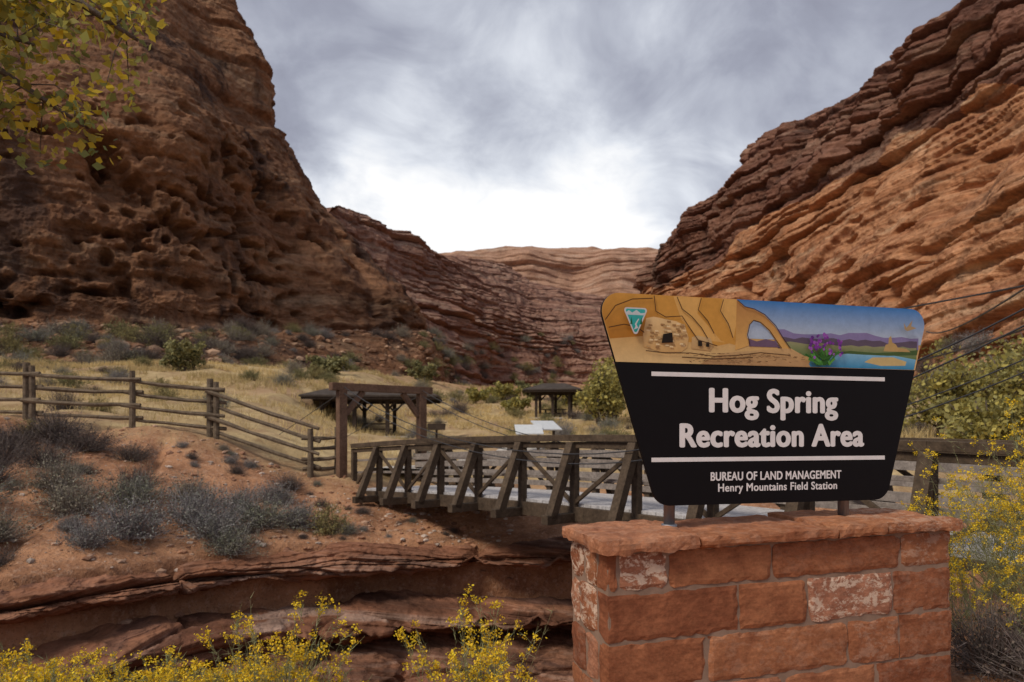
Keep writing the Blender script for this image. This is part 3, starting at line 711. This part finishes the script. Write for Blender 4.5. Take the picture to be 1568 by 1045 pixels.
def block(parts,x0,x1,y0,y1,z0,z1,rough,pale,g=None):
    nx_=max(3,int((x1-x0)/.03));ny_=max(3,int((y1-y0)/.05));nz_=max(3,int((z1-z0)/.025))
    V=[];F=[];idx={}
    def vid(i,j,k):
        key=(i,j,k)
        if key not in idx:
            idx[key]=len(V);V.append((x0+(x1-x0)*i/nx_,y0+(y1-y0)*j/ny_,z0+(z1-z0)*k/nz_))
        return idx[key]
    for i in range(nx_):
        for j in range(ny_):
            F.append((vid(i,j,0),vid(i,j+1,0),vid(i+1,j+1,0),vid(i+1,j,0)));F.append((vid(i,j,nz_),vid(i+1,j,nz_),vid(i+1,j+1,nz_),vid(i,j+1,nz_)))
        for k in range(nz_):
            F.append((vid(i,0,k),vid(i+1,0,k),vid(i+1,0,k+1),vid(i,0,k+1)));F.append((vid(i,ny_,k),vid(i,ny_,k+1),vid(i+1,ny_,k+1),vid(i+1,ny_,k)))
    for j in range(ny_):
        for k in range(nz_):
            F.append((vid(0,j,k),vid(0,j,k+1),vid(0,j+1,k+1),vid(0,j+1,k)));F.append((vid(nx_,j,k),vid(nx_,j+1,k),vid(nx_,j+1,k+1),vid(nx_,j,k+1)))
    V=np.array(V);c=np.array([(x0+x1)/2,(y0+y1)/2,(z0+z1)/2]);hs=np.array([(x1-x0)/2,(y1-y0)/2,(z1-z0)/2])
    dd=hs-np.abs(V-c);near=(dd<.004).sum(1);pull=np.where(near>=2,.005,0)+np.where(near>=3,.004,0)
    dirn=np.sign(V-c)*(dd<.004);V=V-dirn*pull[:,None]*(1+.9*fbm(V[:,0]*22,V[:,1]*22,V[:,2]*22,2,7))[:,None]
    s=random.uniform(0,50);out=dirn*rough*(fbm(V[:,0]*9+s,V[:,1]*9,V[:,2]*9,4,12,.6))[:,None]
    V=V+out
    col_=(random.uniform(0,1) if g is None else g,random.uniform(0,1),pale)
    parts.append((V,np.array(F),np.tile(np.array(col_),(len(V),1))))
parts=[];gp=.006
rz_=[(.995,.795),(.79,.54),(.535,.285),(.28,.03),(.025,-.2)]
jr=[[0,.06,.335,.946,1.777,Wl],[0,.74,1.162,1.72,Wl],[0,.548,1.414,1.76,Wl],[0,.3,1.0,1.6,Wl],[0,.8,1.5,Wl]]
palem={(0,1):1,(1,2):.9,(0,4):.3,(2,3):.1,(0,3):.05,(0,2):0,(1,0):0,(1,1):0,(2,0):0,(0,0):0}
gt={(0,1):.9,(0,2):.5,(0,3):.3,(1,0):.12,(1,1):.4,(1,2):.95,(2,0):.3,(2,1):.55,(2,2):.4,(0,4):.5,(1,3):.2}
for r in range(5):
    zt,zb=rz_[r];j=jr[r]
    for i in range(len(j)-1):
        x0,x1=j[i],j[i+1]
        dep=.14+random.uniform(0,.01)
        y0=random.uniform(-.002,.003)
        block(parts,x0+(gp if i else 0),x1-gp*.2,y0,dep,zb+gp,zt,.0035,palem.get((r,i),random.choice([0,0,.1,.2])),gt.get((r,i)))
    ej=[.15,.33,Wt_] if r%2==0 else [.15,.4,Wt_]
    for i in range(len(ej)-1):
        for xx in (0,Wl-.14):
            block(parts,xx+random.uniform(-.004,.004),xx+.14,ej[i]+gp,ej[i+1],zb+gp,zt,.006,random.choice([.1,.9,.3]) if r<2 else .1)
    for k in range(3): block(parts,.15+k*(Wl-.3)/3,.15+(k+1)*(Wl-.3)/3-gp*2,Wt_-.12,Wt_+.002,zb+gp,zt,.0065,.1)
V,F,C=comb(parts);npobj('blocks',V,F,M['block'],C,smooth=False,parent=wt)
parts=[]
cj=[-.045,.5,1.33,1.66,Wl+.045]
for i in range(4):
    block(parts,cj[i]+(.005 if i else 0),cj[i+1]-.004,-.05+random.uniform(-.008,.008),Wt_+.045,1.0,1.068+random.uniform(-.006,.008),.01,.3 if i==3 else .1,[.75,.45,.6,.7][i])
V,F,C=comb(parts);npobj('cap_slabs',V,F,M['block'],C,smooth=False,parent=wt)
A=Acc();A.box8([(.008,.008,-.3),(Wl-.008,.008,-.3),(Wl-.008,Wt_-.008,-.3),(.008,Wt_-.008,-.3),(.008,.008,1.002),(Wl-.008,.008,1.002),(Wl-.008,Wt_-.008,1.002),(.008,Wt_-.008,1.002)])
A.obj('mortar',M['mortar'],wt)

# ------------------------------------------------------------------ sign
sg=empty('recreation_area_sign',(.464,3.7,1.2));sg.rotation_euler=(0,0,math.radians(14.49))
def rounded(pts,rads,n=8):
    out=[];m=len(pts)
    for i in range(m):
        p=Vector(pts[i]);a=(Vector(pts[i-1])-p).normalized();b=(Vector(pts[(i+1)%m])-p).normalized();r=rads[i]
        if r==0: out.append(tuple(p));continue
        ang=a.angle(b);t=r/math.tan(ang/2);c=p+(a+b).normalized()*(r/math.sin(ang/2))
        s=p+a*t-c;e=p+b*t-c;a0=math.atan2(s.y,s.x);a1=math.atan2(e.y,e.x);d=(a1-a0+math.pi)%(2*math.pi)-math.pi
        for k in range(n+1): out.append((c.x+r*math.cos(a0+d*k/n),c.y+r*math.sin(a0+d*k/n)))
    return out
def plate(name,pts,y,mat,thick=0):
    k=len(pts)
    if thick:
        V=[(x,y,z) for x,z in pts]+[(x,y+thick,z) for x,z in pts]
        F=[tuple(range(k)),tuple(range(2*k-1,k-1,-1))]+[(i,i+k,(i+1)%k+k,(i+1)%k) for i in range(k)]
    else: V=[(x,y,z) for x,z in pts];F=[tuple(range(k))]
    me=bpy.data.meshes.new(name);me.from_pydata(V,[],F);me.materials.append(mat)
    return link(bpy.data.objects.new(name,me),sg)
TLc,TRc,BRc,BLc=(-.012,1.172),(2.195,1.172),(1.885,0),(.352,0)
plate('board',rounded([TLc,TRc,BRc,BLc],[.1,.1,.11,.11]),0,M['black'],.022)
def lerp2(a,b,z): t=(z-a[1])/(b[1]-a[1]);return a[0]+(b[0]-a[0])*t
artp=rounded([TLc,TRc,(lerp2(TRc,BRc,.795),.795),(lerp2(TLc,BLc,.795),.795)],[.1,.1,0,0])
cm={}
def ink(c,g=None):
    key=(c,g)
    if key not in cm:
        m=N('sign_ink');p=m.n('ShaderNodeTexCoord').outputs['Object'];cc=c
        nz=m.noise(p,18,5,.7)
        if g:
            sp=m.n('ShaderNodeSeparateXYZ');m.l(p,sp.inputs[0])
            cc=m.mix(m.math('MULTIPLY',m.math('SUBTRACT',sp.outputs[2],g[1]),1/(g[2]-g[1]),clamp=True),c,g[0])
        cc=m.mix(1,cc,m.ramp(nz,[(.3,.86),(.7,1.05)]),'MULTIPLY')
        cm[key]=m.out(cc,.6,None,spec=.15)
    return cm[key]
lay=[0]
def art(name,pts,c,g=None):
    lay[0]+=1;return plate(name,pts,-.0015-.0001*lay[0],ink(c,g))
OR=(.42,.17,.025);OR2=(.6,.3,.06);OR3=(.7,.4,.12);SAND=(.72,.5,.23);LINE=(.08,.035,.015)
art('art_background',artp,SAND,((.6,.36,.13),.8,.95))
art('cave_wall',rounded([TLc,(.86,1.172),(.84,.93),(.35,.95),(.07,.92)],[.1,0,0,0,0]),OR,(OR2,.9,1.17))
for pts,c in [([(.33,1.17),(.37,1.0),(.52,.92),(.72,.9),(.86,.93),(.85,1.172)],OR2),([(.45,1.17),(.5,1.04),(.62,.93),(.84,.92),(.85,1.172)],OR3),([(.62,1.17),(.6,1.08),(.68,1.0),(.75,.93),(.84,.91),(.86,1.1),(.85,1.172)],OR2),([(.76,1.17),(.74,1.1),(.79,1.02),(.83,.95),(.86,1.1),(.855,1.172)],OR3)]:
    art('cliff_band',pts,c)
art('sky_band',rounded([(.85,1.172),TRc,(lerp2(TRc,BRc,.95),.95),(.85,.95)],[0,.1,0,0]),(.42,.5,.62),((.05,.2,.5),.99,1.17))
def ridge(x0,x1,zb,zt,amp,n,seed):
    random.seed(seed);return [(x0,zb),(x1,zb)]+[(x1-(x1-x0)*i/n,zt+random.uniform(-amp,amp)) for i in range(n+1)]
art('far_mountains',ridge(1.1,2.12,.92,1.0,.015,16,4),(.24,.2,.38))
art('near_mountains',ridge(1.12,2.11,.9,.965,.012,18,6),(.12,.09,.13))
art('plain',ridge(1.15,2.105,.86,.935,.008,18,7),(.12,.2,.07),((.32,.3,.16),.86,.95))
art('lake',[(1.32,.797),(2.085,.797),(2.1,.86),(1.9,.885),(1.62,.885),(1.5,.87),(1.35,.85)],(.05,.25,.45),((.25,.5,.68),.8,.89))
art('sandbar',[(1.72,.835),(1.84,.815),(2.02,.82),(2.03,.845),(1.93,.87),(1.78,.865)],(.6,.45,.2))
art('shore',[(1.5,.885),(1.62,.9),(1.8,.893),(2.0,.905),(2.115,.92),(2.108,.888),(1.9,.878),(1.7,.88)],(.07,.12,.04))
art('castle_rock',[(1.86,.905),(1.875,.945),(1.895,.95),(1.9,.99),(1.915,1.0),(1.925,.96),(1.95,.95),(1.965,.93),(2.03,.925),(2.06,.905)],(.5,.33,.13))
art('arch_ground',[(.62,.797),(.75,.86),(.9,.875),(1.05,.89),(1.2,.905),(1.3,.86),(1.34,.797)],(.5,.3,.14),((.6,.38,.17),.8,.9))
arch_o=[(.84,.88),(.85,1.170),(.9,1.13),(.96,1.12),(1.03,1.09),(1.1,1.03),(1.15,.96),(1.2,.9)];arch_i=[(1.14,.9),(1.1,.95),(1.06,1.0),(1.0,1.045),(.955,1.055),(.93,1.03),(.915,.97),(.93,.91)]
art('arch',arch_o+arch_i,OR3,((.45,.22,.07),.88,1.15))
art('arch_view',[(.93,.905),(1.13,.905),(1.1,.94),(1.04,.95),(.98,.935),(.925,.95)],(.16,.1,.16))
art('ruin',[(.27,.88),(.265,.95),(.285,1.04),(.33,1.05),(.4,1.04),(.47,1.03),(.52,1.01),(.545,.94),(.535,.885),(.5,.86),(.38,.855)],(.62,.37,.14),((.75,.52,.25),.86,1.05))
art('ruin',[(.56,.88),(.565,.945),(.6,.955),(.68,.945),(.7,.9),(.68,.87)],(.5,.3,.12),((.62,.42,.2),.86,.95))
random.seed(12)
for k in range(60):
    x=random.uniform(.285,.51);z=random.uniform(.875,1.025);art('ruin_stone',[(x,z),(x+.024,z),(x+.022,z+.009),(x+.001,z+.01)],random.choice([(.36,.2,.08),(.8,.6,.33),(.48,.3,.13)]))
art('ruin_door',[(.375,.905),(.445,.91),(.44,.965),(.41,.96),(.385,.955)],(.02,.014,.01))
art('ruin_door',[(.60,.895),(.625,.895),(.625,.925),(.60,.925)],(.02,.014,.01));art('ruin_door',[(.65,.893),(.67,.893),(.67,.92),(.65,.92)],(.02,.014,.01))
def stroke(pts,w,c,name='line_work'):
    L=[];R2=[]
    for i,p in enumerate(pts):
        a=pts[max(i-1,0)];b=pts[min(i+1,len(pts)-1)];tx,tz=b[0]-a[0],b[1]-a[1];l=math.hypot(tx,tz) or 1
        L.append((p[0]-tz/l*w/2,p[1]+tx/l*w/2));R2.append((p[0]+tz/l*w/2,p[1]-tx/l*w/2))
    k=len(pts);lay[0]+=1;y=-.0015-.0001*lay[0]
    me=bpy.data.meshes.new(name);me.from_pydata([(x,y,z) for x,z in L+R2],[],[(i,i+k,i+1+k,i+1) for i in range(k-1)]);me.materials.append(ink(c));link(bpy.data.objects.new(name,me),sg)
for p in ([(.33,1.165),(.34,1.08),(.4,1.05),(.5,1.06),(.56,.98),(.6,.93),(.72,.9)],[(.47,1.165),(.5,1.1),(.56,1.06),(.62,1.0),(.66,.94)],[(.62,1.165),(.6,1.1),(.66,1.04),(.7,.97)],[(.76,1.165),(.74,1.1),(.79,1.03),(.82,.95)],[(.28,.86),(.4,.85),(.55,.855),(.7,.84),(.85,.85),(1.0,.87),(1.2,.86)],[(.5,.83),(.7,.825),(.95,.84)],[(.06,.98),(.15,1.0),(.22,.99),(.27,.96)],[(.04,1.02),(.1,1.1),(.2,1.14),(.32,1.15)],[(.85,1.165),(.9,1.13),(.96,1.12),(1.03,1.09),(1.1,1.03),(1.15,.96),(1.2,.9)],[(.93,.91),(.915,.97),(.93,1.03),(.955,1.055),(1.0,1.045),(1.06,1.0),(1.1,.95),(1.14,.9)]): stroke(p,.005,LINE)
for k in range(90):
    x=random.uniform(.5,1.28);z=random.uniform(.805,.86)+max(0,(x-.9))*.05;stroke([(x,z),(x+random.uniform(.01,.03),z+random.uniform(-.004,.004))],.003,(.2,.11,.05))
for k in range(26):
    a=random.uniform(.35,2.8);l=random.uniform(.05,.11);x0=1.41+random.uniform(-.04,.05)
    stroke([(x0,.81),(x0+math.cos(a)*l*.6,.81+math.sin(a)*l*.7),(x0+math.cos(a)*l,.81+math.sin(a)*l)],.012,random.choice([(.03,.12,.02),(.06,.22,.04),(.1,.3,.06)]),'flower_leaf')
for bx,bz in ((1.33,.9),(1.38,.93),(1.43,.92),(1.47,.89),(1.53,.885),(1.36,.87)):
    stroke([(1.41,.84),(bx,bz)],.005,(.05,.15,.03))
    for k in range(9):
        x=bx+random.uniform(-.016,.016);z=bz+random.uniform(-.02,.07);r=random.uniform(.008,.013)
        art('petal',[(x+r*math.cos(t),z+r*math.sin(t)) for t in (0,1.2,2.4,3.6,4.9)],random.choice([(.2,.04,.3),(.32,.1,.45),(.12,.03,.22)]))
art('bird',[(1.985,1.08),(2.005,1.05),(2.02,1.065),(2.05,1.10),(2.04,1.06),(2.08,1.05),(2.03,1.035),(2.01,1.03),(1.99,1.04)],(.4,.28,.15))
tri=[(.135,1.09),(.285,1.09),(.21,.925)]
art('agency_badge',rounded(tri,[.015]*3),(.6,.6,.6));art('agency_badge',rounded([(.147,1.083),(.273,1.083),(.21,.942)],[.01]*3),(.02,.3,.28),((.05,.42,.4),.93,1.08))
art('agency_badge',[(.15,1.06),(.17,1.075),(.19,1.062),(.215,1.078),(.24,1.06),(.268,1.064),(.262,1.05),(.158,1.05)],(.55,.6,.62));art('agency_badge',[(.2,.97),(.225,.98),(.215,1.0),(.232,1.03),(.225,1.03),(.205,1.0),(.21,.99)],(.6,.6,.6))
art('agency_badge',[(.178,1.0),(.185,1.04),(.192,1.0)],(.02,.12,.05));art('agency_badge',[(.236,1.0),(.243,1.04),(.25,1.0)],(.02,.12,.05))
def bar(z0): plate('rule_line',[(.318,z0),(1.87,z0),(1.87,z0+.024),(.318,z0+.024)],-.002,M['white'],.0012)
bar(.722);bar(.245)
def text(body,x0,x1,zb,cap,bold):
    cu=bpy.data.curves.new('t','FONT');cu.body=body;cu.size=1;cu.resolution_u=6;cu.space_character=1.06
    o=bpy.data.objects.new('t',cu);col.objects.link(o);bpy.context.view_layer.update()
    me0=bpy.data.meshes.new_from_object(o.evaluated_get(bpy.context.evaluated_depsgraph_get()));bpy.data.objects.remove(o)
    v=np.empty(len(me0.vertices)*3,np.float32);me0.vertices.foreach_get('co',v);v=v.reshape(-1,3)
    xm,xM=v[:,0].min(),v[:,0].max();capu=.729
    b=bold*cap;sx=(x1-x0-2*b)/(xM-xm);sz=(cap-2*b*.6)/capu
    for i in range(9):
        a=i/8*2*math.pi;ox,oz=(0,0) if i==8 else (math.cos(a)*b,math.sin(a)*b*.6)
        me=me0.copy()
        out=np.stack([(v[:,0]-xm)*sx+x0+b+ox,np.full(len(v),-.0022-.00006*i),v[:,1]*sz+zb+b*.6+oz],1)
        me.vertices.foreach_set('co',out.astype(np.float32).ravel());me.update();me.materials.clear();me.materials.append(M['white'])
        link(bpy.data.objects.new('lettering',me),sg)
text('Hog Spring',.672,1.535,.523,.148,.062);text('Recreation Area',.488,1.72,.325,.144,.062)
text('BUREAU OF LAND MANAGEMENT',.683,1.557,.135,.052,.04);text('Henry Mountains Field Station',.73,1.527,.072,.049,.035)
A=Acc()
for u in (.455,1.62): A.tube([(u,.056,-.16),(u,.056,1.1)],.032,14);A.tube([(u,.056,-.135),(u,.056,-.11)],.045,14)
A.obj('posts',M['steel'],sg,smooth=True)

# ------------------------------------------------------------------ light & sky
w=bpy.data.worlds.new("World");scene.world=w;w.use_nodes=True
m=N('',world=w)
tc=m.n('ShaderNodeTexCoord').outputs['Generated']
sky=m.n('ShaderNodeTexSky',sky_type='NISHITA');sky.sun_disc=False;sky.sun_elevation=math.radians(47.7);sky.sun_rotation=math.radians(-132);sky.air_density=1;sky.dust_density=2
sp=m.n('ShaderNodeSeparateXYZ');m.l(tc,sp.inputs[0])
zc=m.math('ADD',m.math('MAXIMUM',sp.outputs[2],0),.3)
cb=m.n('ShaderNodeCombineXYZ');m.l(m.math('DIVIDE',sp.outputs[0],zc),cb.inputs[0]);m.l(m.math('DIVIDE',sp.outputs[1],zc),cb.inputs[1])
n1=m.noise(cb.outputs[0],1.25,5,.5,.6);n2=m.noise(cb.outputs[0],4.2,6,.58,.5)
nn=m.math('ADD',m.math('MULTIPLY',n1,.68),m.math('MULTIPLY',n2,.32))
nn=m.math('ADD',m.math('MULTIPLY',m.math('SUBTRACT',nn,.5),1.6),.47)
# thin cloud low over the canyon mouth: brighter, elongated along the horizon
ex=m.math('POWER',m.math('ABSOLUTE',m.math('MULTIPLY',m.math('SUBTRACT',sp.outputs[0],.07),1/.3)),2)
ez=m.math('POWER',m.math('ABSOLUTE',m.math('MULTIPLY',m.math('SUBTRACT',sp.outputs[2],.25),1/.13)),2)
bk=m.math('MULTIPLY',m.math('MAXIMUM',m.math('MULTIPLY',sp.outputs[1],-1),0),60)
gl=m.math('POWER',2.718,m.math('MULTIPLY',m.math('ADD',m.math('ADD',ex,ez),bk),-1))
ex2=m.math('POWER',m.math('ABSOLUTE',m.math('MULTIPLY',m.math('SUBTRACT',sp.outputs[0],.05),1/.7)),2)
ez2=m.math('POWER',m.math('ABSOLUTE',m.math('MULTIPLY',m.math('SUBTRACT',sp.outputs[2],.18),1/.3)),2)
glw=m.math('POWER',2.718,m.math('MULTIPLY',m.math('ADD',m.math('ADD',ex2,ez2),bk),-1))
val=m.math('ADD',nn,m.math('ADD',m.math('MULTIPLY',gl,.36),m.math('MULTIPLY',glw,.11)))
cl=m.ramp(val,[(.34,(.25,.255,.32)),(.46,(.34,.355,.43)),(.57,(.5,.525,.6)),(.68,(.74,.77,.83)),(.79,(1.0,1.0,1.0))])
skc=m.mix(1,sky.outputs[0],(.1,.1,.1),'MULTIPLY')
mixc=m.mix(.93,skc,cl)
bg=m.n('ShaderNodeBackground');m.l(mixc,bg.inputs[0]);bg.inputs[1].default_value=1.08
o=m.n('ShaderNodeOutputWorld');m.l(bg.outputs[0],o.inputs[0])
su=bpy.data.lights.new('sun','SUN');su.energy=2.4;su.angle=math.radians(16);su.color=(1,.9,.77)
so=bpy.data.objects.new('sun',su);col.objects.link(so)
sd=Vector((-.5,-.45,.74));so.rotation_euler=sd.to_track_quat('Z','Y').to_euler()

cam=bpy.data.cameras.new('camera');co=bpy.data.objects.new('camera',cam);col.objects.link(co);scene.camera=co
co.location=(0,0,1.6);co.rotation_euler=(math.radians(90),0,0)
cam.lens=24;cam.sensor_width=36;cam.shift_y=142.5/1568;cam.clip_end=6000;cam.clip_start=.05
cam.dof.use_dof=True;cam.dof.focus_distance=3.9;cam.dof.aperture_fstop=3.2
scene.view_settings.view_transform='Standard';scene.view_settings.look='None';scene.view_settings.exposure=0
